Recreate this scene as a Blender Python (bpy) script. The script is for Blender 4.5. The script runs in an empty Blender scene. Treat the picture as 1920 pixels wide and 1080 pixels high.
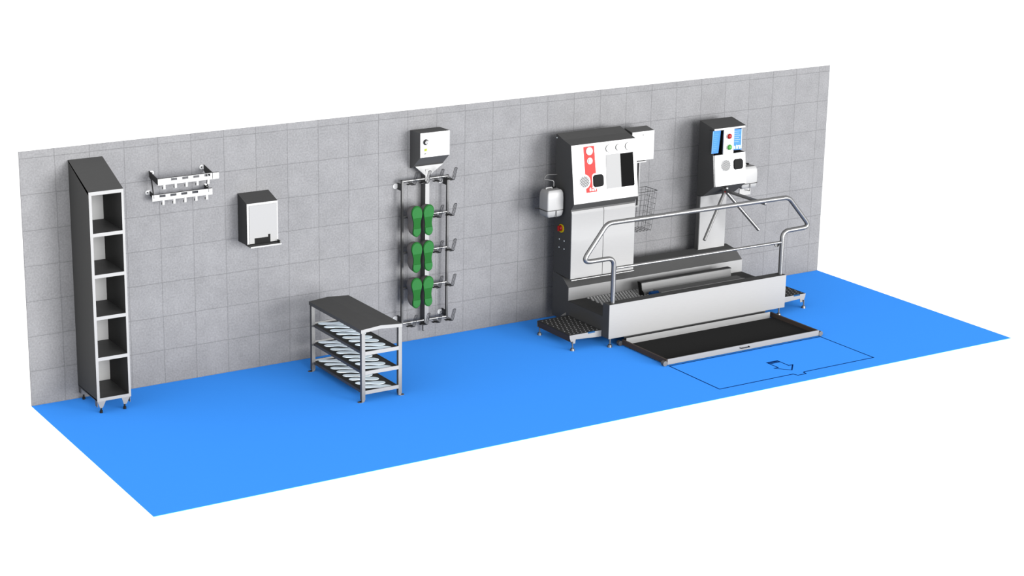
import bpy, bmesh, math, random
from mathutils import Vector, Matrix
random.seed(4)
PI = math.pi
scene = bpy.context.scene
col = scene.collection

# ------------------------------------------------------------------ materials
def new_mat(name):
    m = bpy.data.materials.new(name); m.use_nodes = True
    nt = m.node_tree; nt.nodes.clear()
    out = nt.nodes.new('ShaderNodeOutputMaterial')
    return m, nt, out

def metal(name, diff, gloss, rough, noise=0.06, scale=(3, 3, 60)):
    """painted / brushed sheet: diffuse plus a soft gloss, with faint brushing"""
    m, nt, out = new_mat(name)
    N = nt.nodes.new; L = nt.links.new
    tc = N('ShaderNodeTexCoord'); mp = N('ShaderNodeMapping'); mp.inputs['Scale'].default_value = scale
    nz = N('ShaderNodeTexNoise'); nz.inputs['Scale'].default_value = 4; nz.inputs['Detail'].default_value = 3
    L(tc.outputs['Object'], mp.inputs['Vector']); L(mp.outputs['Vector'], nz.inputs['Vector'])
    mr = N('ShaderNodeMapRange'); mr.inputs['To Min'].default_value = 1 - noise; mr.inputs['To Max'].default_value = 1 + noise
    L(nz.outputs['Fac'], mr.inputs['Value'])
    def tinted(c):
        v = N('ShaderNodeVectorMath'); v.operation = 'SCALE'
        v.inputs[0].default_value = c; L(mr.outputs['Result'], v.inputs['Scale']); return v
    d = N('ShaderNodeBsdfDiffuse'); g = N('ShaderNodeBsdfGlossy'); g.distribution = 'GGX'
    g.inputs['Roughness'].default_value = rough
    L(tinted(diff).outputs[0], d.inputs['Color']); L(tinted(gloss).outputs[0], g.inputs['Color'])
    a = N('ShaderNodeAddShader'); L(d.outputs[0], a.inputs[0]); L(g.outputs[0], a.inputs[1]); L(a.outputs[0], out.inputs['Surface'])
    return m

def plain(name, c, rough=.6, spec=.04, noise=.05, scale=30):
    m, nt, out = new_mat(name)
    N = nt.nodes.new; L = nt.links.new
    b = N('ShaderNodeBsdfPrincipled'); b.inputs['Roughness'].default_value = rough
    b.inputs['Specular IOR Level'].default_value = spec
    tc = N('ShaderNodeTexCoord'); nz = N('ShaderNodeTexNoise'); nz.inputs['Scale'].default_value = scale
    L(tc.outputs['Object'], nz.inputs['Vector'])
    mr = N('ShaderNodeMapRange'); mr.inputs['To Min'].default_value = 1 - noise; mr.inputs['To Max'].default_value = 1 + noise
    L(nz.outputs['Fac'], mr.inputs['Value'])
    v = N('ShaderNodeVectorMath'); v.operation = 'SCALE'; v.inputs[0].default_value = c
    L(mr.outputs['Result'], v.inputs['Scale']); L(v.outputs[0], b.inputs['Base Color'])
    L(b.outputs[0], out.inputs['Surface'])
    return m

def g3(v): return (v, v, v)
STEEL = metal('brushed_steel', g3(.026), g3(.080), .45)
STEEL_PALE = metal('pale_steel', g3(.035), g3(.095), .45)
CHROME = metal('polished_tube', g3(.03), g3(.115), .30, noise=.02)
CABSIDE = metal('shaded_side_steel', g3(.031), g3(.014), .4)  # steel for sides and tops, their shade put into the colour
FRONT = metal('lit_front_steel', g3(.112), g3(.040), .5)  # steel for front faces, colour lightened to look evenly lit
WIRE = metal('wire', g3(.014), g3(.018), .35)
DARKTUBE = metal('dark_square_tube', g3(.02), g3(.03), .4)
BLACK = plain('black_plastic', g3(.005), .7, .05)
RUBBER = plain('black_rubber', g3(.008), .7)
TRAYFLOOR = plain('dark_drain_mat', g3(.016), .9, .0)
TRAYRIM = plain('tray_side', (.034, .026, .022), .7, .1)
WHITE = plain('white_plastic_and_lit_steel', g3(.27), .4)  # real white plastic, also steel parts whitened to look lit
LIGHTGREY = plain('light_grey_panel', g3(.2), .5)
SOLEPAD = plain('pale_blue_plate', (.66, .76, .84), .5, noise=.02)
RED = plain('red_print', (.30, .022, .02), .5)
REDKNOB = plain('red_plastic', (.13, .003, .003), .4, .15)
GREENKNOB = plain('green_plastic', (.025, .12, .02), .4, .15)
YELLOW = plain('yellow_plastic', (.26, .19, .005), .4)
BLUEPRINT = plain('blue_print', (.03, .10, .29), .5)
WHITEPRINT = plain('white_print', (.25, .27, .28), .5)
GREYPRINT = plain('grey_print', g3(.022), .5)
LIME = plain('lime_display', (.2, .24, .05), .5)
BLUEBRUSH = plain('blue_bristles', (.006, .03, .10), .9, noise=.3, scale=200)
SOLE_G = plain('green_rubber', (.0105, .063, .0155), .6)
SOLE_D = plain('green_rubber_waist', (.0045, .045, .0072), .6)
UPPER = plain('grey_clog_upper', (.085, .08, .08), .6)
JUG = metal('jug_plastic', g3(.13), g3(.045), .5, noise=.02)
STUD = plain('highlit_stud', g3(.075), .5)  # paler than the tread: highlights on the raised studs, painted in
INK = plain('dark_blue_line', (.002, .012, .07), .9, 0)

def mat_wall():
    m, nt, out = new_mat('tiled_concrete')
    N = nt.nodes.new; L = nt.links.new
    tc = N('ShaderNodeTexCoord'); sp = N('ShaderNodeSeparateXYZ'); L(tc.outputs['Object'], sp.inputs[0])
    wob = N('ShaderNodeTexNoise'); wob.inputs['Scale'].default_value = 5; wob.inputs['Detail'].default_value = 3
    L(tc.outputs['Object'], wob.inputs['Vector'])
    def math_(op, a, b=None, c=None):
        n = N('ShaderNodeMath'); n.operation = op
        for i, x in enumerate((a, b, c)):
            if x is None: continue
            if isinstance(x, (int, float)): n.inputs[i].default_value = x
            else: L(x, n.inputs[i])
        return n.outputs[0]
    S = .3328
    wv = math_('MULTIPLY', math_('SUBTRACT', wob.outputs['Fac'], .5), .012)
    def line(o):
        t = math_('DIVIDE', math_('ADD', o, wv), S)
        f = math_('FRACT', math_('ADD', t, 100.5))
        d = math_('MULTIPLY', math_('ABSOLUTE', math_('SUBTRACT', f, .5)), S)   # metres to nearest joint
        return d
    dx, dz = line(sp.outputs['X']), line(sp.outputs['Z'])
    d = math_('MINIMUM', dx, dz)
    jt = N('ShaderNodeMapRange'); jt.inputs['From Min'].default_value = .0015; jt.inputs['From Max'].default_value = .0055
    jt.interpolation_type = 'SMOOTHSTEP'; L(d, jt.inputs['Value'])
    # tile tone
    cx = math_('FLOOR', math_('DIVIDE', sp.outputs['X'], S)); cz = math_('FLOOR', math_('DIVIDE', sp.outputs['Z'], S))
    cb = N('ShaderNodeCombineXYZ'); L(cx, cb.inputs[0]); L(cz, cb.inputs[1])
    wn = N('ShaderNodeTexWhiteNoise'); wn.noise_dimensions = '3D'; L(cb.outputs[0], wn.inputs['Vector'])
    n1 = N('ShaderNodeTexNoise'); n1.inputs['Scale'].default_value = 4.5; n1.inputs['Detail'].default_value = 8; n1.inputs['Roughness'].default_value = .65
    n2 = N('ShaderNodeTexNoise'); n2.inputs['Scale'].default_value = 60; n2.inputs['Detail'].default_value = 4
    L(tc.outputs['Object'], n1.inputs['Vector']); L(tc.outputs['Object'], n2.inputs['Vector'])
    v = math_('ADD', math_('MULTIPLY', math_('SUBTRACT', n1.outputs['Fac'], .5), .42), math_('MULTIPLY', math_('SUBTRACT', n2.outputs['Fac'], .5), .66))
    v = math_('ADD', v, math_('MULTIPLY', math_('SUBTRACT', wn.outputs['Value'], .5), .05))
    v = math_('ADD', v, 1.0)
    jm = math_('MULTIPLY_ADD', jt.outputs[0], .27, .73)
    v = math_('MULTIPLY', v, jm)
    sc = N('ShaderNodeVectorMath'); sc.operation = 'SCALE'; sc.inputs[0].default_value = (WALL, WALL*.998, WALL*1.03); L(v, sc.inputs['Scale'])
    b = N('ShaderNodeBsdfDiffuse'); L(sc.outputs[0], b.inputs['Color']); L(b.outputs[0], out.inputs['Surface'])
    return m
WALL = .102

# ------------------------------------------------------------------ mesh helper
class MB:
    def __init__(s): s.bm = bmesh.new()
    def box(s, x0, x1, y0, y1, z0, z1):
        r = bmesh.ops.create_cube(s.bm, size=1)
        for v in r['verts']:
            v.co = Vector(((x0+x1)/2 + v.co.x*(x1-x0), (y0+y1)/2 + v.co.y*(y1-y0), (z0+z1)/2 + v.co.z*(z1-z0)))
        return s
    def poly(s, bottom, top):
        """closed solid between two loops of equal length"""
        a = [s.bm.verts.new(p) for p in bottom]; b = [s.bm.verts.new(p) for p in top]
        n = len(a)
        s.bm.faces.new(a[::-1]); s.bm.faces.new(b)
        for i in range(n): s.bm.faces.new((a[i], a[(i+1) % n], b[(i+1) % n], b[i]))
        return s
    def prism_x(s, yz, x0, x1):
        return s.poly([(x0, y, z) for y, z in yz], [(x1, y, z) for y, z in yz])
    def prism_y(s, xz, y0, y1):
        return s.poly([(x, y0, z) for x, z in xz], [(x, y1, z) for x, z in xz])
    def prism_z(s, xy, z0, z1):
        return s.poly([(x, y, z0) for x, y in xy], [(x, y, z1) for x, y in xy])
    def loft(s, rings):
        vs = [[s.bm.verts.new(p) for p in r] for r in rings]
        n = len(vs[0])
        s.bm.faces.new(vs[0][::-1]); s.bm.faces.new(vs[-1])
        for a, b in zip(vs, vs[1:]):
            for i in range(n): s.bm.faces.new((a[i], a[(i+1) % n], b[(i+1) % n], b[i]))
        return s
    def cyl(s, p, q, r, r2=None, n=20):
        p, q = Vector(p), Vector(q); d = (q-p).normalized()
        u = d.orthogonal().normalized(); w = d.cross(u); r2 = r if r2 is None else r2
        return s.loft([[p + (u*math.cos(t)+w*math.sin(t))*r for t in [2*PI*i/n for i in range(n)]],
                       [q + (u*math.cos(t)+w*math.sin(t))*r2 for t in [2*PI*i/n for i in range(n)]]])
    def dome(s, c, d, r, h, n=20, m=6):
        c, d = Vector(c), Vector(d).normalized(); u = d.orthogonal().normalized(); w = d.cross(u)
        rings = []
        for k in range(m+1):
            a = (PI/2)*k/m; rr = max(r*math.cos(a), r*.03)
            rings.append([c + d*h*math.sin(a) + (u*math.cos(t)+w*math.sin(t))*rr for t in [2*PI*i/n for i in range(n)]])
        return s.loft(rings)
    def tube(s, pts, r, fillet=0, n=12, seg=7, closed=False):
        P = [Vector(p) for p in pts]; path = []
        for i, p in enumerate(P):
            f = fillet[i] if isinstance(fillet, (list, tuple)) else fillet
            if (not closed and i in (0, len(P)-1)) or f <= 0: path.append(p); continue
            a = P[i-1]; b = P[(i+1) % len(P)]
            da = (a-p); db = (b-p); ff = min(f, da.length*.49, db.length*.49)
            A = p + da.normalized()*ff; Bp = p + db.normalized()*ff
            for k in range(seg+1):
                t = k/seg; path.append(A*(1-t)**2 + p*2*t*(1-t) + Bp*t*t)
        rings = []; m = len(path)
        tan = []
        for i in range(m):
            a = path[i-1] if (i > 0 or closed) else path[i]; b = path[(i+1) % m] if (i < m-1 or closed) else path[i]
            tan.append((b-a).normalized())
        u = tan[0].orthogonal().normalized()
        for i in range(m):
            t = tan[i]; u = (u - t*u.dot(t)).normalized(); w = t.cross(u)
            rings.append([path[i] + (u*math.cos(x)+w*math.sin(x))*r for x in [2*PI*j/n for j in range(n)]])
        if closed:
            vs = [[s.bm.verts.new(p) for p in rr] for rr in rings]
            off = 0
            for i in range(m):
                a = vs[i]; b = vs[(i+1) % m]
                if i == m-1:
                    off = min(range(n), key=lambda o: sum((a[j].co-b[(j+o) % n].co).length for j in range(n)))
                for j in range(n):
                    s.bm.faces.new((a[j], a[(j+1) % n], b[(j+1+off) % n], b[(j+off) % n]))
            return s
        return s.loft(rings)

cur_origin = Vector((0, 0, 0))
def build(name, mb, mat, parent=None, bevel=0, smooth=False, origin=None):
    bm = mb.bm
    if bevel:
        es = [e for e in bm.edges if len(e.link_faces) == 2 and e.calc_face_angle(0) > .5]
        bmesh.ops.bevel(bm, geom=es, offset=bevel, segments=2, affect='EDGES', profile=.5)
    bmesh.ops.recalc_face_normals(bm, faces=bm.faces)
    o0 = Vector(origin) if origin is not None else (cur_origin if parent is not None else Vector((0, 0, 0)))
    bmesh.ops.translate(bm, verts=bm.verts, vec=-o0)
    if smooth:
        for f in bm.faces: f.smooth = True
        for e in bm.edges:
            if len(e.link_faces) == 2 and e.calc_face_angle(0) > .6: e.smooth = False
    me = bpy.data.meshes.new(name); bm.to_mesh(me); bm.free()
    me.materials.append(mat)
    o = bpy.data.objects.new(name, me); col.objects.link(o)
    if parent is not None: o.parent = parent
    else: o.location = o0
    return o
def tag(o, label=None, cat=None, group=None, kind=None):
    if label: o['label'] = label
    if cat: o['category'] = cat
    if group: o['group'] = group
    if kind: o['kind'] = kind
    return o
def thing(name, loc, label, cat, group=None):
    global cur_origin
    o = bpy.data.objects.new(name, None); col.objects.link(o); o.location = loc
    o.empty_display_size = .1
    cur_origin = Vector(loc)
    return tag(o, label, cat, group)
def copy_tree(o, parent=None):
    c = o.copy(); col.objects.link(c)
    if parent is not None: c.parent = parent
    for ch in list(o.children): copy_tree(ch, c)
    return c
def bx(*a): return MB().box(*a)

# ------------------------------------------------------------------ setting
tag(build('floor', bx(0, 9.47, -2.931, 0.004, -.004, 0), plain('blue_floor', (.0375, .219, .69), .9, 0, noise=.006, scale=2)), kind='structure')
tag(build('wall_back', bx(0, 9.47, 0, .006, 0, 2.396), mat_wall()), kind='structure')

# ------------------------------------------------------------------ compartment locker
t = thing('open_locker', (.62, -.26, 0), 'tall narrow steel locker with five open compartments and a sloping top', 'locker')
X0, X1 = .456, .785; F = -.5; Bk = -.006
prof = [(Bk, .131), (Bk, 2.274), (F, 2.075), (F, .12), (-.30, .12)]
def zt(y): return 2.274 + (y-Bk)/(F-Bk)*(2.075-2.274)
for xa, xb in ((X0, X0+.014), (X1-.014, X1)):
    build('side_panel', MB().prism_x([(Bk, .131), (Bk, 2.274), (F, 2.075), (F, .122)], xa, xb), CABSIDE, t)
build('sloping_top', MB().prism_x([(Bk, 2.262), (Bk, 2.276), (F, 2.077), (F, 2.045)], X0, X1), CABSIDE, t)
build('back_panel', bx(X0+.014, X1-.014, Bk-.008, Bk, .14, 2.255), metal('lightened_back_steel', g3(.23), g3(.09), .5), t)  # same steel, colour lightened to offset the shade inside the compartments
build('bottom_panel', bx(X0, X1, F, Bk-.008, .118, .136), STEEL, t)
for z in (1.680, 1.297, .906, .520):
    build('shelf', bx(X0+.014, X1-.014, F+.001, Bk-.008, z-.014, z+.014), STEEL, t)
fr = MB()
fr.box(X0, X0+.026, F-.003, F, .118, 2.077); fr.box(X1-.022, X1, F-.003, F, .118, 2.077)
for za, zb in ((2.045, 2.077), (.118, .148)) + tuple((z-.016, z+.016) for z in (1.680, 1.297, .906, .520)): fr.box(X0+.026, X1-.022, F-.003, F, za, zb)
build('front_frame', fr, FRONT, t)
for x, y, s in ((.498, F+.02, 1), (.727, F+.02, -1), (.490, -.05, 1), (.735, -.05, -1)):
    w = MB(); xe = X0+.005 if s > 0 else X1-.005; xf = xe + s*.085
    w.prism_y([(xe, .12), (xf, .12), (x+s*.012, .05), (x-s*.014, .05)][::s], y-.012, y-.009)
    w.box(min(xe, xe+s*.003), max(xe, xe+s*.003), y-.012, y+.05, .06, .12)
    lg = build('leg', w, STEEL_PALE if y < -.3 else STEEL, t)
    build('foot', MB().cyl((x, y, .02), (x, y, .06), .008).cyl((x, y, 0), (x, y, .022), .014), RUBBER, lg)

# ------------------------------------------------------------------ double hook rack
t = thing('double_hook_rail', (1.53, -.1, 1.8), 'white two-tier steel hook rail on angled brackets, beside the tall locker', 'hook rail')
for xa in (1.237, 1.785+.002):
    b = MB()
    b.prism_x([(-.004, 2.090), (-.20, 2.052), (-.20, 1.992), (-.062, 2.020), (-.100, 1.900), (-.100, 1.845), (-.085, 1.838), (-.004, 1.856), (-.004, 1.898), (-.078, 1.885), (-.040, 2.012), (-.004, 2.030)], xa-.002, xa+.002)
    br = build('bracket', b, CABSIDE, t)
    for z in (2.067, 1.885):
        q = .025 if (xa < 1.5) == (z > 2) else -.025
        build('wall_tab', MB().cyl((xa+q, 0, z), (xa+q, -.004, z), .021).box(min(xa, xa+q), max(xa, xa+q), -.0035, 0, z-.02, z+.02), WHITE, br, smooth=True)  # steel tab coloured white to offset the bracket's shadow
        build('screw', MB().dome((xa+q, -.004, z), (0, -1, 0), .007, .004), GREYPRINT, br)
def slotted(x0, x1, y, z0, z1, slots, w):
    """rail front with real slots: strips around the holes"""
    m = MB(); zs0, zs1 = z1-.030, z1-.008
    m.box(x0, x1, y, y+.003, z0, zs0); m.box(x0, x1, y, y+.003, zs1, z1)
    e = [x0] + [v for s in slots for v in (s-w/2, s+w/2)] + [x1]
    for i in range(0, len(e), 2): m.box(e[i], e[i+1], y, y+.003, zs0, zs1)
    m.box(x0, x1, y, y+.014, z1-.003, z1)          # folded top edge
    return m
for (x0, x1, y, z0, z1, slots, hooks, zh) in (
        (1.235, 1.852, -.20, 1.988, 2.052, (1.400, 1.512, 1.622, 1.733), (1.302, 1.415, 1.524, 1.633, 1.743), 1.955),
        (1.219, 1.826, -.10, 1.818, 1.880, (1.322, 1.430, 1.539, 1.650), (1.329, 1.438, 1.549, 1.660, 1.768), 1.783)):
    r = build('rail', slotted(x0, x1, y, z0, z1, slots, .060), STEEL_PALE, t)
    for h in hooks:
        b = MB(); b.box(h-.011, h+.011, y-.002, y+.001, zh-.008, z0+.004); b.box(h-.011, h+.011, y, y+.024, zh-.008, zh-.004)
        b.box(h-.013, h-.011, y, y+.022, zh-.008, zh+.014)
        build('hook', b, STEEL_PALE, r)

# ------------------------------------------------------------------ dispenser
t = thing('wall_dispenser', (2.29, -.1, 1.30), 'square steel dispenser with white front flap and small lip tray on the wall', 'dispenser')
build('housing', MB().prism_x([(-.002, 1.771), (-.2, 1.708), (-.2, 1.315), (-.16, 1.302), (-.002, 1.302)], 2.127, 2.452), metal('dark_steel', g3(.022), g3(.045), .4), t)
f = MB()
A, B_ = 2.157, 2.434
f.box(2.127, 2.452, -.204, -.2, 1.686, 1.708); f.box(2.127, A-.006, -.204, -.2, 1.312, 1.686); f.box(B_+.005, 2.452, -.204, -.2, 1.315, 1.686)
build('front_rim', f, STEEL_PALE, t)
f = MB(); f.box(A-.006, 2.201, -.208, -.2, 1.315, 1.686); f.box(2.368, B_+.005, -.208, -.2, 1.315, 1.686); f.box(2.201, 2.368, -.208, -.2, 1.392, 1.686); f.box(2.201, 2.343, -.208, -.2, 1.366, 1.392)
build('front_flap', f, plain('flap_white', g3(.155), .5, noise=.01), t)
build('outlet', bx(2.19, 2.378, -.2035, -.2, 1.31, 1.40), BLACK, t)
tr = MB(); tr.box(2.127, 2.452, -.275, -.16, 1.296, 1.302); tr.box(2.127, 2.452, -.279, -.275, 1.292, 1.306)
build('lip_tray', tr, STEEL_PALE, t)
build('tray_end', bx(2.442, 2.452, -.26, -.2, 1.302, 1.325), DARKTUBE, t)

# ------------------------------------------------------------------ shoe bench
t = thing('shoe_bench', (2.92, -.87, 0), 'low steel bench with ridged dark seat above three shelves of pale shoe plates', 'bench')
seat = MB()
xz = [(2.700, .705), (2.905, .722), (3.135, .705), (3.135, .672), (2.905, .690), (2.700, .672)]
seat.prism_y(xz, -1.402, -.345)
so_ = build('seat', seat, metal('seat_steel', g3(.037), g3(.04), .5), t, bevel=.002)
build('seat_end', MB().prism_y(xz, -1.405, -1.4025), FRONT, so_)
for x, y in ((2.725, -.37), (3.115, -.37), (2.725, -1.385), (3.115, -1.385)):
    lg = build('leg', bx(x-.018, x+.018, y-.018, y+.018, .02, .685), STEEL, t)
    s = -1 if (x < 2.9) else 1
    build('foot', MB().box(x-.014, x+.014, y-.014, y+.014, .004, .022).cyl((x+s*.03, y, 0), (x+s*.03, y, .004), .022).box(min(x, x+s*.03), max(x, x+s*.03), y-.02, y+.02, 0, .004), STEEL_PALE, lg)
def outline(L, W, n=22, bend=.10):
    prof = [(0, 0), (.02, .30), (.07, .60), (.14, .74), (.25, .72), (.38, .62), (.5, .68), (.62, .86), (.75, 1), (.86, .93), (.94, .68), (.985, .36), (1, 0)]
    def hw(t):
        for (a, b), (c, d) in zip(prof, prof[1:]):
            if t <= c: return b + (d-b)*(t-a)/(c-a)
        return 0
    ts = [.5-.5*math.cos(PI*i/n) for i in range(n+1)]
    left = [(t*L, hw(t)*W/2 + bend*W*math.sin(PI*t)*.5) for t in ts]
    right = [(t*L, -hw(t)*W/2 + bend*W*math.sin(PI*t)*.5) for t in ts[1:-1]]
    return left + right[::-1]
ang = math.radians(-24.6); ca, sa = math.cos(ang), math.sin(ang)
for zs in (.472, .283, .092):
    sh = build('shelf', bx(2.735, 3.105, -1.372, -.362, zs-.012, zs), metal('shelf_steel', g3(.022), g3(.04), .4), t)
    for y in (-1.400, -.352):
        rl = MB(); rl.box(2.743, 3.097, y-.004, y+.004, zs-.018, zs+.018)
        build('end_rail', rl, FRONT, sh)
    for x in (2.735, 3.105):
        build('side_rail', bx(x-.004, x+.004, -1.372, -.362, zs-.02, zs+.004), STEEL, sh)
    for k in range(8):
        y0 = -.365 - .1262*k
        pts = outline(.286, .092, bend=.12 if k % 2 else -.12)
        pts = [(2.786 + a*ca - b*sa, y0 + a*sa + b*ca) for a, b in pts]
        pl = build('shoe_plate', MB().prism_z(pts, zs+.0002, zs+.004), SOLEPAD, sh)

# ------------------------------------------------------------------ boot drying rack
t = thing('drying_rack', (4.17, -.05, .1), 'wall rack of five tubes with wire hooks on a central air column', 'drying rack')
YP = -.08; ZL = (1.703, 1.334, .966, .596, .227)
for x, s in ((3.886, -1), (4.412, -1)):
    p = build('frame_post', bx(x-.011, x+.011, YP-.012, YP+.012, .215, 1.715), DARKTUBE, t)
    for z in (1.643, .262):
        wb = build('wall_bracket', bx(x-.002+s*.008, x+.002+s*.008, YP+.012, -.003, z-.035, z+.035), DARKTUBE, p)
        build('wall_disc', MB().cyl((x+s*.035, 0, z), (x+s*.035, -.004, z), .028).box(x+s*.035, x+s*.008, -.0035, 0, z-.02, z+.02), WHITE, wb, smooth=True)  # pale steel disc, whitened because the bracket shadows it
build('air_column', MB().box(4.146, 4.192, -.092, -.003, .17, 1.80).box(4.150, 4.164, -.06, -.04, .105, .17), STEEL, t)
build('column_end_pipe', MB().cyl((4.158, -.05, .10), (4.158, -.05, .17), .010), RUBBER, t)
for z in ZL:
    cb = build('cross_tube', MB().cyl((3.892, YP, z), (4.137, YP, z), .0125).cyl((4.2, YP, z), (4.405, YP, z), .0125), CHROME, t, smooth=True)
    for hx in (3.985, 4.135, 4.285, 4.437):
        h = MB(); yb = -.135; zb = z-.038
        for w in (.017, .006):
            h.tube([(hx-w-.018, YP+.002, z-.012), (hx-w-.004, yb, zb), (hx-w, yb-.012, zb+.01), (hx-w+.004, yb-.058, z+.105), (hx+w+.004, yb-.058, z+.105), (hx+w, yb-.012, zb+.01), (hx+w-.004, yb, zb), (hx+w-.018, YP+.002, z-.012)],
                   .0027, fillet=[0, .01, .01, w*.9, w*.9, .01, .01, 0], n=6, seg=4)
        if not (hx < 4.2 and .5 < z < 1.4): h.box(hx-.055, hx+.006, yb+.008, YP-.006, zb+.004, zb+.010)
        build('wire_hook', h, WIRE, cb)
t_rack = t
cb = thing('control_box', (4.185, -.1, 1.82), 'square white fronted control box on the wall, funnelling down into the air column', 'control box')
build('housing', MB().prism_x([(-.002, 2.195), (-.02, 2.197), (-.2, 2.197), (-.2, 1.950), (-.05, 1.822), (-.002, 1.810)], 4.020, 4.358), STEEL, cb)
build('front_plate', bx(4.021, 4.357, -.203, -.2, 1.951, 2.196), metal('bright_plate', g3(.12), g3(.09), .45, noise=.01), cb)
fn = MB().poly([(4.032, -.085, 1.838), (4.359, -.085, 1.838), (4.359, -.004, 1.838), (4.032, -.004, 1.838)], [(4.147, -.093, 1.735), (4.191, -.093, 1.735), (4.191, -.004, 1.735), (4.147, -.004, 1.735)])
build('funnel', fn, FRONT, cb)
bt = build('dial', MB().cyl((4.083, -.203, 2.104), (4.083, -.210, 2.104), .030).cyl((4.083, -.21, 2.104), (4.083, -.222, 2.104), .022), GREYPRINT, cb, smooth=True)
build('dial_cap', MB().cyl((4.085, -.222, 2.103), (4.085, -.2235, 2.103), .019), WHITE, bt)
build('dial_mark', MB().box(4.074, 4.094, -.2245, -.2235, 2.092, 2.098).box(4.072, 4.092, -.2245, -.2235, 2.108, 2.114), GREYPRINT, bt)
dp = build('display', bx(4.066, 4.096, -.206, -.203, 2.013, 2.040), LIME, cb)
build('display_digit', MB().box(4.070, 4.076, -.207, -.206, 2.017, 2.036).box(4.080, 4.083, -.207, -.206, 2.017, 2.036).box(4.089, 4.092, -.207, -.206, 2.017, 2.036).box(4.08, 4.092, -.207, -.206, 2.034, 2.037), plain('olive_print', (.12, .13, .02)), dp)
build('indicator', MB().cyl((4.071, -.203, 1.986), (4.071, -.207, 1.986), .004).cyl((4.080, -.203, 1.986), (4.080, -.207, 1.986), .004), BLACK, cb)

# ------------------------------------------------------------------ hanging clogs
def clog(first, x, ztop, mirror, label):
    global cur_origin
    t = thing('rubber_clog', (x, -.2, ztop-.31), label, 'clog', 'green-soled clogs hanging on the rack')
    o = outline(.31, .121, n=30, bend=.12*mirror)
    def ring(y, sc, dz=0): return [(x + b*sc, y, ztop-.31 + .155 + (a-.155)*sc + dz) for a, b in o]
    build('upper', MB().loft([ring(-.248, 1.0), ring(-.225, 1.01), ring(-.19, .98), ring(-.155, .90), ring(-.128, .72)]), UPPER, t, smooth=True)
    build('sole', MB().loft([ring(-.246, 1.03), ring(-.254, 1.03), ring(-.256, 1.0)]), SOLE_D, t)
    def part(lo, hi, sc):
        L = [p for p in o]
        pts = []
        n = len(L)
        for i in range(n):
            a, b = L[i]; c, d = L[(i+1) % n]
            ina = lo <= a <= hi; inc = lo <= c <= hi
            if ina: pts.append((a, b))
            if ina != inc:
                cut = hi if (a > hi or c > hi) else lo
                k = (cut-a)/(c-a); pts.append((cut, b + (d-b)*k))
        return [(x + b*sc, ztop-.31 + .155 + (a-.155)*sc) for a, b in pts]
    build('toe_tread', MB().prism_y(part(.193, .31, .95), -.260, -.256), SOLE_G, t)
    build('heel_tread', MB().prism_y(part(0, .079, .95), -.262, -.256), SOLE_G, t)
    return t
rows = ('upper', 'middle', 'lowest')
for i, zt_ in enumerate((1.478, 1.108, .738)):
    for j, (x, s) in enumerate(((3.952, 1), (4.096, -1))):
        clog(None, x, zt_, s, 'green-soled grey clog hanging sole outward, %s one of the %s pair on the rack' % (('left', 'right')[j], rows[i]))

# ------------------------------------------------------------------ walk-through sole washer platform
t = thing('sole_washer', (6.8, -.68, 0), 'long low steel walk-through sole washing platform with curved tube handrail', 'washing platform')
PX0, PX1 = 5.66, 7.955
prof = [(-.17, .08), (-.17, .56), (-.34, .537), (-.457, .446), (-.457, .305), (-1.07, .305), (-1.07, .449), (-1.178, .449), (-1.178, .094)]
build('trough_body', MB().prism_x(prof, PX0, PX1), metal('platform_steel', g3(.035), g3(.018), .42), t)
build('front_panel', bx(PX0, PX1, -1.183, -1.178, .092, .450), FRONT, t)
build('back_splash', bx(PX0, PX1, -.4595, -.457, .309, .446), FRONT, t)
g = MB()
for k in range(19):
    for q in range(14):
        x = 5.885 + k*.037 + (.0185 if q % 2 else 0); y = -.472 - q*.043
        g.box(x, x+.019, y-.024, y, .300, .316)
gr = build('grating', g, metal('bright_grating', g3(.20), g3(.10), .4), t)
for xa in (5.663, 7.741): build('entry_plate', bx(xa, xa+.212, -1.068, -.46, .306, .309), DARKTUBE, t)
build('dark_gap_strip', bx(5.86, 7.70, -1.176, -1.17, .02, .094), DARKTUBE, t)  # dark strip added to stand for the dark gap under the front panel
# brush channel
c = MB(); c.prism_x([(-.600, .436), (-.652, .436), (-.668, .366), (-.668, .31), (-.600, .31)], 6.45, 7.635)
ch = build('brush_channel', c, metal('channel_steel', g3(.10), g3(.03), .5), t)
build('channel_top', bx(6.445, 7.640, -.662, -.598, .436, .443), DARKTUBE, ch)
build('channel_end', MB().prism_x([(-.598, .443), (-.660, .443), (-.675, .366), (-.710, .345), (-.710, .31), (-.64, .31)], 6.437, 6.445), BLACK, ch)
cv = MB(); cv.box(6.60, 7.710, -.80, -.668, .31, .350)
cvo = build('brush_cover', cv, metal('cover_steel', g3(.075), g3(.02), .5), t)
build('cover_lip', bx(6.60, 7.710, -.806, -.80, .335, .354), WHITE, cvo)  # lip painted white to look lit behind the shading front wall
build('brush', MB().cyl((6.50, -.74, .332), (6.60, -.74, .332), .026), BLUEBRUSH, t, smooth=True)
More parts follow.
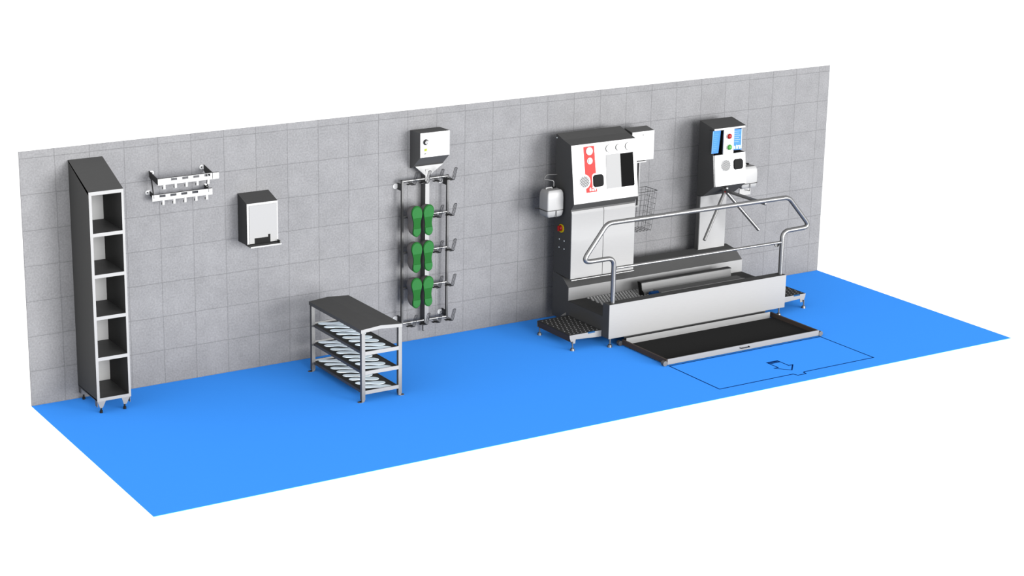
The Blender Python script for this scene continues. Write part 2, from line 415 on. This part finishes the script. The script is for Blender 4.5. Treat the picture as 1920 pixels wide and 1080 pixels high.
# handrail
R = .0245; yr = -1.128
hr = build('handrail', MB().tube([(5.735, yr, .449), (5.735, yr, .922), (5.345, yr, .922), (5.640, yr, 1.290), (7.975, yr, 1.283), (8.295, yr, .925), (7.918, yr, .918), (7.918, yr, .449)],
      R, fillet=[0, .085, .105, .06, .06, .105, .085, 0], n=16, seg=9), CHROME, t, smooth=True)
build('lower_rail', MB().cyl((5.760, yr, .812), (7.90, yr, .803), .0155), CHROME, hr, smooth=True)
build('rail_clamp', MB().cyl((7.882, yr+.03, .775), (7.882, yr+.045, .775), .03), STEEL, hr, smooth=True)
for x, y in ((5.69, -1.165), (7.90, -1.16), (5.69, -.22), (7.90, -.22)):
    build('foot', MB().cyl((x, y, .03), (x, y, .10), .008).cyl((x, y, 0), (x, y, .026), .026, .020), STEEL, t, smooth=True)
build('rear_pipe', MB().cyl((6.50, -.23, .575), (6.60, -.30, .575), .014), CHROME, t, smooth=True)
build('control_ledge', MB().cyl((5.665, -.490, .532), (6.462, -.490, .532), .009), CHROME, t, smooth=True)

# ------------------------------------------------------------------ entry steps
def step(x0, x1, sgn, label):
    t = thing('step_grate', ((x0+x1)/2, -.77, 0), label, 'step')
    y0, y1 = -1.06, -.48; zt = .157
    out = x0 if sgn < 0 else x1
    tp = MB(); tp.box(x0, x1, y0, y1, zt-.004, zt)
    st = tp
    for i in range(8):
        for j in range(11):
            x = x0+.035+i*.047 + (.02 if j % 2 else 0); y = y0+.04+j*.05
            if x < x1-.02: st.cyl((x, y, zt), (x, y, zt+.004), .009, .006, n=8)
    tr = build('tread', tp, metal('tread_steel', g3(.02), g3(.025), .4), t)
    tr.data.materials.append(STUD)
    for f in tr.data.polygons:
        if f.center.z + tr.parent.location.z > zt+.001: f.material_index = 1

    
    o2 = out - sgn*.022
    build('side_flange', MB().poly([(out, y0, zt), (out, y1, zt), (out-sgn*.004, y1, zt), (out-sgn*.004, y0, zt)], [(o2+sgn*.006, y0, .085), (o2+sgn*.006, y1, .085), (o2, y1, .085), (o2, y0, .085)]), TRAYRIM, t)
    fx = [(out, zt), (out-sgn*(x1-x0), zt), (out-sgn*(x1-x0), .090), (out-sgn*.075, .108), (out-sgn*.070, .066), (out-sgn*.028, .066), (out-sgn*.004, .125)]
    fp = build('front_plate', MB().prism_y(fx, y0-.004, y0), FRONT, t)
    xm = x0 + .23*(x1-x0)/.4
    build('blue_clip', MB().box(xm, xm+.085, y0-.006, y0+.012, zt-.012, zt+.002), plain('blue_clip_plastic', (.008, .04, .10)), fp)
    build('back_plate', bx(x0, x1, y1, y1+.004, .09, zt), STEEL, t)
    for y in (y0-.035+.02, y1+.0):
        x = out-sgn*.03
        build('foot', MB().cyl((x, y, .02), (x, y, .09), .007).cyl((x, y, 0), (x, y, .024), .024, .018), STEEL, t, smooth=True)
    build('hinge_tab', MB().prism_y([(x1-.09, zt), (x1-.03, zt+.028), (x1-.02, zt+.028), (x1-.02, zt)] if sgn < 0 else [(x0+.09, zt), (x0+.03, zt+.028), (x0+.02, zt+.028), (x0+.02, zt)], y1+.02, y1+.023), STEEL_PALE, t)
step(5.265, 5.655, -1, 'studded metal step with blue clip at the left end of the washing platform')
step(7.96, 8.35, 1, 'studded metal step half hidden at the right end of the washing platform')

# ------------------------------------------------------------------ drip tray
t = thing('drip_tray', (6.8, -1.56, 0), 'wide flat dark tray on rollers pulled out from under the platform', 'tray')
TX0, TX1, TY0, TY1 = 5.835, 7.775, -1.925, -1.235
build('tray_floor', bx(TX0+.005, TX1-.005, TY0+.005, TY1, .015, .022), TRAYFLOOR, t)
build('front_bar', bx(TX0, TX1, TY0-.006, TY0+.004, .012, .068), FRONT, t)
build('rear_bar', bx(TX0+.01, TX1-.06, TY1, TY1+.006, .022, .088), FRONT, t)
for x in (TX0, TX1):
    build('side_rail', bx(x-.012, x+.008, TY0, TY1+.05, .014, .064), TRAYRIM, t)
for x, y in ((TX0-.03, TY0+.01), (TX0-.03, TY1+.06), (TX1+.025, TY0+.01), (TX1+.025, TY1+.06)):
    build('roller', MB().cyl((x, y-.02, .028), (x, y+.02, .028), .026).cyl((x, y, .028), (x+(.02 if x < 6 else -.02), y, .03), .010), STEEL, t, bevel=0, smooth=True)
build('handle', MB().tube([(6.735, TY0-.006, .045), (6.745, TY0-.022, .040), (6.855, TY0-.022, .040), (6.845, TY0-.006, .045)], .004, fillet=.006, n=8), RUBBER, t, smooth=True)

# ------------------------------------------------------------------ marking on the floor
def strokes(pts, w=.0115, closed=True):
    m = MB(); n = len(pts)
    for i in range(n if closed else n-1):
        a = Vector((*pts[i], 0)); b = Vector((*pts[(i+1) % n], 0)); d = (b-a).normalized(); q = Vector((-d.y, d.x, 0))*w/2
        a = a-d*w/2; b = b+d*w/2
        m.poly([p+Vector((0, 0, .0003)) for p in (a-q, b-q, b+q, a+q)], [p+Vector((0, 0, .0013)) for p in (a-q, b-q, b+q, a+q)])
    return m
o = build('floor_outline', strokes([(5.848, -1.945), (7.786, -1.945), (7.786, -2.720), (6.890, -2.722), (6.872, -2.735), (6.868, -2.772), (6.765, -2.772), (6.748, -2.722), (5.845, -2.722)]), INK, origin=(6.8, -2.33, 0))
tag(o, 'dark outlined rectangle with a small notch drawn on the blue floor before the tray', 'floor marking')
ar = strokes([(6.752, -2.33), (6.885, -2.33), (6.885, -2.50), (6.935, -2.50), (6.818, -2.622), (6.702, -2.50), (6.752, -2.50)])
for y in (-2.342, -2.358, -2.374):
    ar.box(6.756, 6.882, y-.005, y+.005, .0003, .0012)
o = build('direction_arrow', ar, INK, origin=(6.818, -2.45, 0))
tag(o, 'small outlined arrow drawn on the floor inside the marked rectangle', 'floor arrow')

# ------------------------------------------------------------------ hygiene cabinet
t = thing('hygiene_cabinet', (6.065, -.32, .54), 'tall steel hand hygiene cabinet with white slanted panel and red sticker', 'hygiene cabinet')
CX0, CX1 = 5.662, 6.468
prof = [(-.165, 2.027), (-.30, 1.982), (-.432, 1.947), (-.512, 1.342), (-.463, 1.278), (-.470, .540), (-.165, .561)]
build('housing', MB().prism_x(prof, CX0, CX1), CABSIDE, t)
pa, pb = Vector((0, -.432, 1.947)), Vector((0, -.512, 1.342)); du = (pb-pa).normalized(); nn = Vector((0, -.991, .131)).normalized()
nn = Vector((1, 0, 0)).cross(du).normalized()
if nn.y > 0: nn = -nn
def PP(x, s, h=0): return Vector((x, 0, 0)) + pa + du*s + nn*h
def ppoly(pts, h0, h1): return MB().poly([PP(x, s, h0) for x, s in pts], [PP(x, s, h1) for x, s in pts])
def circ(cx, cs, r, n=28): return [(cx + r*math.cos(2*PI*i/n), cs + r*math.sin(2*PI*i/n)) for i in range(n)]
def rrect(x0, x1, s0, s1, r, n=5):
    p = []
    for cx, cy, a0 in ((x1-r, s1-r, 0), (x0+r, s1-r, PI/2), (x0+r, s0+r, PI), (x1-r, s0+r, 1.5*PI)):
        p += [(cx+r*math.cos(a0+PI/2*i/n), cy+r*math.sin(a0+PI/2*i/n)) for i in range(n+1)]
    return p
BRIGHT = metal('bright_panel', g3(.12), g3(.09), .45, noise=.01)
fp = build('control_panel', ppoly([(CX0, .002), (CX1, .002), (CX1, .606), (CX0, .606)], 0, .003), BRIGHT, t)
st = build('red_sticker', ppoly([(5.808, .028), (5.942, .028), (5.955, .503), (5.820, .503)], .003, .0036), RED, fp)
m = MB()
for (a, b, c_, d_) in ((5.862, 5.884, .462, .490), (5.868, 5.878, .452, .464), (5.893, 5.915, .470, .492), (5.895, 5.913, .452, .462), (5.922, 5.942, .452, .490)):
    m.poly([PP(a, c_, .0036), PP(b, c_, .0036), PP(b, d_, .0036), PP(a, d_, .0036)], [PP(a, c_, .0042), PP(b, c_, .0042), PP(b, d_, .0042), PP(a, d_, .0042)])
build('sticker_symbols', m, WHITEPRINT, st)
rg = build('push_ring', ppoly(circ(5.877, .077, .041), .0036, .012), WHITE, fp, smooth=True)
rg = build('push_ring', ppoly(circ(5.878, .178, .034), .0036, .010), WHITE, fp, smooth=True)
build('push_button', ppoly(circ(5.878, .178, .022), .010, .016), STEEL, rg, smooth=True)
build('grille_surround', ppoly(circ(5.802, .386, .074), .0037, .0045), BRIGHT, fp)
sp = build('speaker_grille', ppoly(circ(5.802, .386, .062), .0045, .008), LIGHTGREY, fp, smooth=True)
m = MB()
for k in range(-3, 4):
    c0 = k*.016; hl = math.sqrt(max(.055**2-c0**2, 0))
    ax = Vector((.62, -.78)); pn = Vector((.78, .62)); c2 = Vector((5.802, .386)) + pn*c0
    pts = [c2+ax*hl+pn*.0032, c2+ax*hl-pn*.0032, c2-ax*hl-pn*.0032, c2-ax*hl+pn*.0032]
    m.poly([PP(p.x, p.y, .008) for p in pts], [PP(p.x, p.y, .009) for p in pts])
build('grille_slots', m, GREYPRINT, sp)
bs = build('button_surround', ppoly(rrect(5.900, 6.048, .312, .470, .03), .0037, .0045), BRIGHT, fp)
bm_ = MB().loft([[PP(x, s, .0045) for x, s in rrect(5.909, 6.038, .328, .456, .03)], [PP(x, s, .016) for x, s in rrect(5.912, 6.035, .331, .453, .03)], [PP(x, s, .020) for x, s in rrect(5.925, 6.022, .344, .440, .025)]])
build('sensor_button', bm_, BLACK, fp, smooth=True)
for cx in (6.121, 6.240, 6.366):
    rr = build('dial_ring', ppoly(circ(cx, .075, .040 if cx != 6.240 else .034), .003, .004), GREYPRINT, fp)
    build('dial_face', ppoly(circ(cx+.003, .075, .037 if cx != 6.240 else .030), .004, .010), BRIGHT, rr, smooth=True)
    if cx == 6.240:
        build('dial_symbol', ppoly(circ(cx+.003, .075, .019), .010, .0106), LIGHTGREY, rr)
build('towel_opening', ppoly([(6.262, .141), (6.426, .141), (6.430, .478), (6.420, .490), (6.262, .490)], .003, .0045), plain('dark_opening', g3(.004), .8, .0), fp)
build('sliding_panel', ppoly([(6.083, .137), (6.262, .137), (6.262, .490), (6.077, .490)], .003, .006), metal('matt_panel', g3(.085), g3(.055), .6, noise=.01), fp)
for xa, xb, nm in ((CX0+.003, 6.062, 'left'), (6.068, CX1-.003, 'right')):
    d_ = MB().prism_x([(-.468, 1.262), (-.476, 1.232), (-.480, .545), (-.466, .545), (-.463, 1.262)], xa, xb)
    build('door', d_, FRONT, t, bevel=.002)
build('door_gap', bx(6.061, 6.069, -.470, -.462, .545, 1.26), BLACK, t)
sw = build('switch_plate', MB().cyl((CX0, -.300, 1.050), (CX0-.008, -.300, 1.050), .046), YELLOW, t, smooth=True)
build('rotary_switch', MB().cyl((CX0-.008, -.296, 1.053), (CX0-.036, -.296, 1.053), .031, .026).box(CX0-.046, CX0-.03, -.304, -.288, 1.025, 1.08), REDKNOB, sw, smooth=True)
for y, z in ((-.267, .928), (-.354, .926), (-.265, .840), (-.356, .840), (-.178, 1.985)):
    build('rivet', MB().dome((CX0, y, z), (-1, 0, 0), .008, .007), WHITEPRINT, t)

# ------------------------------------------------------------------ jug canisters
def jug(x0, x1, y0, y1, z0, z1, label, gx):
    t = thing('liquid_jug', ((x0+x1)/2, (y0+y1)/2, z0), label, 'jug')
    cx, cy = (x0+x1)/2, (y0+y1)/2; W, D = (x1-x0)/2, (y1-y0)/2
    def ring(k, z, r=.014):
        return [(cx+a, cy+b, z) for a, b in rrect(-W*k, W*k, -D*k, D*k, r*k)]
    H = z1-z0
    rings = [ring(.74, z0), ring(.88, z0+.012), ring(.94, z0+.03), ring(.98, z0+.055), ring(1, z0+.09), ring(1, z1-.085), ring(.97, z1-.04), ring(.88, z1-.012), ring(.76, z1)]
    build('body', MB().loft(rings), JUG, t, smooth=True)
    build('grip', MB().tube([(cx-.055, cy+.02, z1-.005), (cx-.055, cy+.02, z1+.012), (cx+.015, cy+.02, z1+.012), (cx+.015, cy+.02, z1-.005)], .008, fillet=.01), JUG, t, smooth=True)
    build('cap', MB().cyl((cx+.045, cy+.03, z1-.004), (cx+.045, cy+.03, z1+.016), .020), BLACK, t, smooth=True)
    return t
jug(5.440, 5.640, -.362, -.200, 1.195, 1.478, 'white plastic jug held on the left side of the hygiene cabinet', 0)
jug(7.975, 8.195, -.362, -.205, 1.205, 1.448, 'white plastic jug held on the right side of the turnstile', 0)
def cradle(x0, x1, y0, y1, z, xa, label):
    t = thing('jug_holder', ((x0+x1)/2, (y0+y1)/2, z-.07), label, 'jug holder')
    e = .004
    lo = [(x0-e, y0-e, z), (x1+e, y0-e, z), (x1+e, y1+e, z), (x0-e, y1+e, z)]
    build('wire_ring', MB().tube(lo, .0035, fillet=.028, n=8, closed=True), WIRE, t, smooth=True)
    m = MB()
    xm = (x0+x1)/2+.005
    m.tube([(xm, y0-e, z), (xm, y0-e, z-.082), (xm, y1+e, z-.082), (xm, y1+e, z)], .0035, fillet=.012, n=8)
    m.cyl((min(x0-e, xa), y1-.02, z), (max(x1+e, xa), y1-.02, z), .0035)
    s = 1 if xa > x0 else -1
    m.cyl((x0-e if s > 0 else x1+e, y1-.01, z), ((x0-.05) if s > 0 else x1+.03, y1-.01, z+.01), .005)
    m.cyl((x1-.005 if s > 0 else x0+.005, y0+.03, z+.015), (xa, y0+.03, z+.015), .005)
    build('wire_frame', m, WIRE, t, smooth=True)
    return t
cradle(5.440, 5.640, -.362, -.200, 1.268, 5.662, 'thin wire holder around the jug left of the hygiene cabinet')
k = cradle(7.975, 8.195, -.362, -.205, 1.262, 7.935, 'wire holder with small plate around the jug right of the turnstile')
cur_origin = Vector(k.location)
build('drip_plate', MB().box(7.99, 8.145, -.315, -.305, 1.130, 1.200).box(7.99, 8.145, -.315, -.22, 1.126, 1.130), STEEL_PALE, k)
o = thing('suction_tube', (5.60, -.18, 1.5), 'thin bent grey tube rising from the jug into the cabinet side', 'tube')
build('hose', MB().tube([(5.585, -.251, 1.492), (5.585, -.251, 1.555), (5.50, -.19, 1.565), (5.545, -.175, 1.605), (5.662, -.19, 1.60)], .006, fillet=.02, n=8), STEEL_PALE, o, smooth=True)

# ------------------------------------------------------------------ towel box and waste basket beside cabinet
t = thing('towel_dispenser', (6.67, -.23, 1.64), 'plain white fronted box dispenser fixed to the right side of the hygiene cabinet', 'dispenser')
build('housing', MB().prism_x([(-.165, 1.998), (-.300, 1.972), (-.300, 1.665), (-.165, 1.665)], 6.525, 6.810), STEEL, t)
build('front_plate', bx(6.525, 6.810, -.304, -.300, 1.664, 1.973), BRIGHT, t)
build('lock', MB().cyl((6.665, -.304, 1.935), (6.665, -.306, 1.935), .005), GREYPRINT, t)
build('outlet_lip', bx(6.53, 6.720, -.302, -.22, 1.640, 1.653), STEEL_PALE, t)
build('mounting_arm', bx(6.468, 6.525, -.29, -.18, 1.70, 1.90), DARKTUBE, t)
build('support_pole', MB().box(6.652, 6.664, -.262, -.242, 1.168, 1.665), DARKTUBE, t)
build('pole_edge', MB().box(6.664, 6.671, -.262, -.242, 1.168, 1.665), STEEL_PALE, t)
build('pole_foot', bx(6.470, 6.671, -.264, -.24, 1.152, 1.168), STEEL_PALE, t)
t = thing('wire_basket', (6.66, -.26, .9), 'open wire mesh basket hanging on the right side of the hygiene cabinet', 'basket')
m = MB()
bx0, bx1, by0, by1 = 6.474, 6.825, -.375, -.172
def bk(u, z):   # taper towards bottom
    k = (z-.90)/(1.335-.90); return u[0]*k + u[1]*(1-k)
def pt(ix, iy, z):
    k = (z-.90)/(1.335-.90)
    xr = bx1 - .045*(1-k)
    return (bx0 + (xr-bx0)*ix, by1 + (by0-by1)*iy*(.86+.14*k), z)
N1, N2 = 7, 5
for i in range(N1+1):
    m.cyl(pt(i/N1, 0, .90), pt(i/N1, 0, 1.335), .0013, n=5); m.cyl(pt(i/N1, 1, .90), pt(i/N1, 1, 1.30), .0013, n=5)
    m.cyl(pt(i/N1, 0, .90), pt(i/N1, 1, .90), .0020, n=5)
for j in range(1, N2):
    m.cyl(pt(0, j/N2, .90), pt(0, j/N2, 1.335), .0013, n=5); m.cyl(pt(1, j/N2, .90), pt(1, j/N2, 1.335), .0013, n=5)
    m.cyl(pt(0, j/N2, .90), pt(1, j/N2, .90), .0020, n=5)
for k in range(0, 8):
    z = .90+k*.058
    c4 = [pt(0, 0, z), pt(1, 0, z), pt(1, 1, z), pt(0, 1, z)]
    for a, b in zip(c4, c4[1:]+c4[:1]): m.cyl(a, b, .0013, n=5)
build('mesh', m, WIRE, t)
build('rim', MB().tube([pt(0, 0, 1.335), pt(1, 0, 1.335), pt(1, 1, 1.335), pt(0, 1, 1.335)], .003, closed=True, fillet=.004, n=6), WIRE, t, smooth=True)

# ------------------------------------------------------------------ turnstile
t = thing('turnstile', (7.72, -.3, .56), 'tall steel access turnstile with red and green buttons and three-arm bar', 'turnstile')
SX0, SX1 = 7.522, 7.937
hp = [(-.165, 1.983), (-.410, 1.930), (-.410, 1.912), (-.335, 1.905), (-.335, 1.640), (-.410, 1.640), (-.450, 1.305), (-.27, 1.168), (-.235, 1.155), (-.165, 1.155)]
build('head', MB().prism_x(hp, SX0, SX1+.02), metal('turnstile_steel', g3(.026), g3(.03), .4), t)
build('column', bx(SX0, 7.885, -.225, -.165, .550, 1.16), STEEL, t)
build('column_plate', bx(SX0+.004, 7.883, -.230, -.225, .555, 1.158), FRONT, t)
build('roof_edge', bx(SX0, SX1+.003, -.416, -.410, 1.911, 1.930), BRIGHT, t)
build('recess_side', bx(SX0, SX0+.003, -.410, -.335, 1.640, 1.912), CABSIDE, t)
build('recess_lining', MB().box(SX0+.001, SX1+.018, -.338, -.335, 1.641, 1.911).box(SX0+.001, SX1+.018, -.410, -.338, 1.640, 1.643), BLACK, t)
mp_ = MB().prism_x([(-.412, 1.915), (-.400, 1.915), (-.400, 1.640), (-.413, 1.640)], 7.655, 7.795)
build('button_tower', mp_, BRIGHT, t)
build('tower_side', bx(7.660, 7.790, -.400, -.338, 1.643, 1.91), BLACK, t)
for z, mt, nm in ((1.834, REDKNOB, 'red_button'), (1.713, GREENKNOB, 'green_button')):
    x = 7.727 if z > 1.8 else 7.735
    b = build('button_ring', MB().cyl((x, -.412, z), (x, -.418, z), .036), BRIGHT, t, smooth=True)
    build(nm, MB().dome((x, -.418, z), (0, -1, 0), .030, .022), mt, b, smooth=True)
a, b = Vector((0, -.410, 1.640)), Vector((0, -.450, 1.305))
lp = build('lower_panel', MB().prism_x([(-.410, 1.640), (-.414, 1.640), (-.454, 1.305), (-.450, 1.305)], 7.540, SX1+.020), BRIGHT, t)
du2 = (b-a).normalized(); n2 = Vector((1, 0, 0)).cross(du2).normalized()
if n2.y > 0: n2 = -n2
def QQ(x, s, h): return Vector((x, 0, 0)) + a + du2*s + n2*h
def qpoly(pts, h0, h1): return MB().poly([QQ(x, s, h0) for x, s in pts], [QQ(x, s, h1) for x, s in pts])
sp = build('speaker_grille', qpoly(circ(7.688, .122, .064), .004, .008), LIGHTGREY, lp, smooth=True)
m = MB()
for k in range(-4, 5):
    c0 = k*.013; hl = math.sqrt(max(.058**2-c0**2, 0)); ax = Vector((.62, .78)); pn = Vector((.78, -.62)); c2 = Vector((7.688, .122)) + pn*c0
    pts = [c2+ax*hl+pn*.0028, c2+ax*hl-pn*.0028, c2-ax*hl-pn*.0028, c2-ax*hl+pn*.0028]
    m.poly([QQ(p.x, p.y, .008) for p in pts], [QQ(p.x, p.y, .009) for p in pts])
build('grille_slots', m, GREYPRINT, sp)
m = MB().loft([[QQ(x, s, .004) for x, s in rrect(7.792, 7.918, .066, .180, .028)], [QQ(x, s, .016) for x, s in rrect(7.796, 7.914, .070, .176, .028)], [QQ(x, s, .019) for x, s in rrect(7.808, 7.902, .082, .164, .024)]])
build('sensor_button', m, BLACK, lp, smooth=True)
# blue information plates
def quad(ps, th, mt, name, par):
    P = [Vector(p) for p in ps]; nrm = (P[1]-P[0]).cross(P[3]-P[0]).normalized()
    if nrm.y > 0: nrm = -nrm
    return build(name, MB().poly([p for p in P], [p+nrm*th for p in P]), mt, par), P, nrm
bl, P, nr = quad([(7.498, -.417, 1.909), (7.642, -.372, 1.897), (7.614, -.378, 1.655), (7.490, -.417, 1.666)], .003, BLUEPRINT, 'blue_plate', t)
br, P2, nr2 = quad([(7.806, -.380, 1.896), (7.925, -.380, 1.893), (7.930, -.380, 1.662), (7.815, -.380, 1.668)], .003, BLUEPRINT, 'blue_plate', t)
def strip(P, nrm, u0, u1, v0, v1, m):
    def q(u, v, h): return (P[0]*(1-u)+P[1]*u)*(1-v) + (P[3]*(1-u)+P[2]*u)*v + nrm*h
    cs = [(u0, v0), (u1, v0), (u1, v1), (u0, v1)]
    m.poly([q(u, v, .003) for u, v in cs], [q(u, v, .0036) for u, v in cs])
m = MB(); strip(P, nr, 0, .07, 0, 1, m)
for k in range(9): strip(P, nr, .18, .75-.12*(k % 3), .14+k*.09, .15+k*.09, m)
build('plate_lettering', m, plain('pale_blue_print', (.08,.16,.28)), bl)
m = MB()
for k in range(6): strip(P2, nr2, .12, .8-.15*(k % 2), .10+k*.10, .11+k*.10, m)
strip(P2, nr2, .94, 1, 0, .95, m)
strip(P2, nr2, .08, .26, .80, .95, m); strip(P2, nr2, .34, .42, .76, .95, m); strip(P2, nr2, .48, .88, .78, .84, m); strip(P2, nr2, .48, .58, .84, .95, m); strip(P2, nr2, .70, .88, .84, .95, m)
build('plate_symbols', m, WHITEPRINT, br)
# arms
hub = Vector((7.715, -.405, 1.235))
hb = build('arm_hub', MB().cyl(hub+Vector((0, .10, .08)), hub+Vector((0, -.005, -.005)), .040, .034), STEEL, t, smooth=True)
build('hub_cap', MB().dome((7.713, -.435, 1.268), (0, -1, .35), .020, .014), CHROME, hb, smooth=True)
build('hub_ring', MB().cyl(hub+Vector((0, -.010, -.012)), hub+Vector((0, -.018, -.020)), .026), REDKNOB, hb, smooth=True)
for d, L in ((Vector((.03, -1, -.018)), .645), (Vector((.612, -.25, -.75)), .60), (Vector((-.612, -.25, -.75)), .62)):
    d = d.normalized()
    ar = build('turnstile_arm', MB().cyl(hub+d*.015, hub+d*L, .0175, n=16), CHROME, t, smooth=True)
    build('arm_cap', MB().dome(hub+d*L, d, .0175, .008), STEEL_PALE, ar, smooth=True)

# ------------------------------------------------------------------ camera
cam = bpy.data.cameras.new('camera'); cam.sensor_width = 36; cam.sensor_fit = 'HORIZONTAL'
cam.lens = 3538.89*36/1920; cam.shift_x = (960-721.69)/1920; cam.shift_y = (481.59-540)/1920
cam.clip_end = 200
co = bpy.data.objects.new('camera', cam); col.objects.link(co)
co.location = (-5.1602, -15.9379, 5.9494); co.rotation_euler = (PI/2-.2684, 0, -.509)
scene.camera = co

# ------------------------------------------------------------------ light
w = bpy.data.worlds.new('studio'); scene.world = w; w.use_nodes = True
wt = w.node_tree; bg = wt.nodes['Background']; bg.inputs['Color'].default_value = (1, 1, 1, 1)
# white studio surround: bright horizon, softer overhead, extra brightness added on the left for side faces
tc = wt.nodes.new('ShaderNodeTexCoord'); sx = wt.nodes.new('ShaderNodeSeparateXYZ'); wt.links.new(tc.outputs['Generated'], sx.inputs[0])
def wm(op, a, b):
    n = wt.nodes.new('ShaderNodeMath'); n.operation = op
    for i, x in enumerate((a, b)):
        if isinstance(x, (int, float)): n.inputs[i].default_value = x
        else: wt.links.new(x, n.inputs[i])
    return n.outputs[0]
up = wm('MAXIMUM', sx.outputs['Z'], 0.0); lf = wm('MAXIMUM', wm('MULTIPLY', sx.outputs['X'], -1.0), 0.0)
st_ = wm('ADD', wm('SUBTRACT', 1.4, wm('MULTIPLY', up, .8)), wm('MULTIPLY', wm('POWER', lf, 2.0), 2.0))
wt.links.new(st_, bg.inputs['Strength'])
sl = bpy.data.lights.new('key_light', 'SUN'); sl.energy = 8.5; sl.angle = math.radians(28)
so = bpy.data.objects.new('key_light', sl); col.objects.link(so)
Ld = Vector((.43, -.90, .05)).normalized()       # direction towards the light
so.rotation_euler = Ld.to_track_quat('Z', 'Y').to_euler(); so.location = (9, -9, 4)

fl = bpy.data.lights.new('front_light', 'SUN'); fl.energy = 4.5; fl.angle = math.radians(30)  # added frontal sun, fills recesses the key light leaves dark
fo = bpy.data.objects.new('front_light', fl); col.objects.link(fo)
fo.rotation_euler = Vector((-.06, -.97, .20)).to_track_quat('Z', 'Y').to_euler(); fo.location = (2, -9, 5)

scene.view_settings.view_transform = 'Standard'; scene.view_settings.look = 'None'
scene.view_settings.exposure = 0; scene.view_settings.gamma = 1; scene.view_settings.use_curve_mapping = False
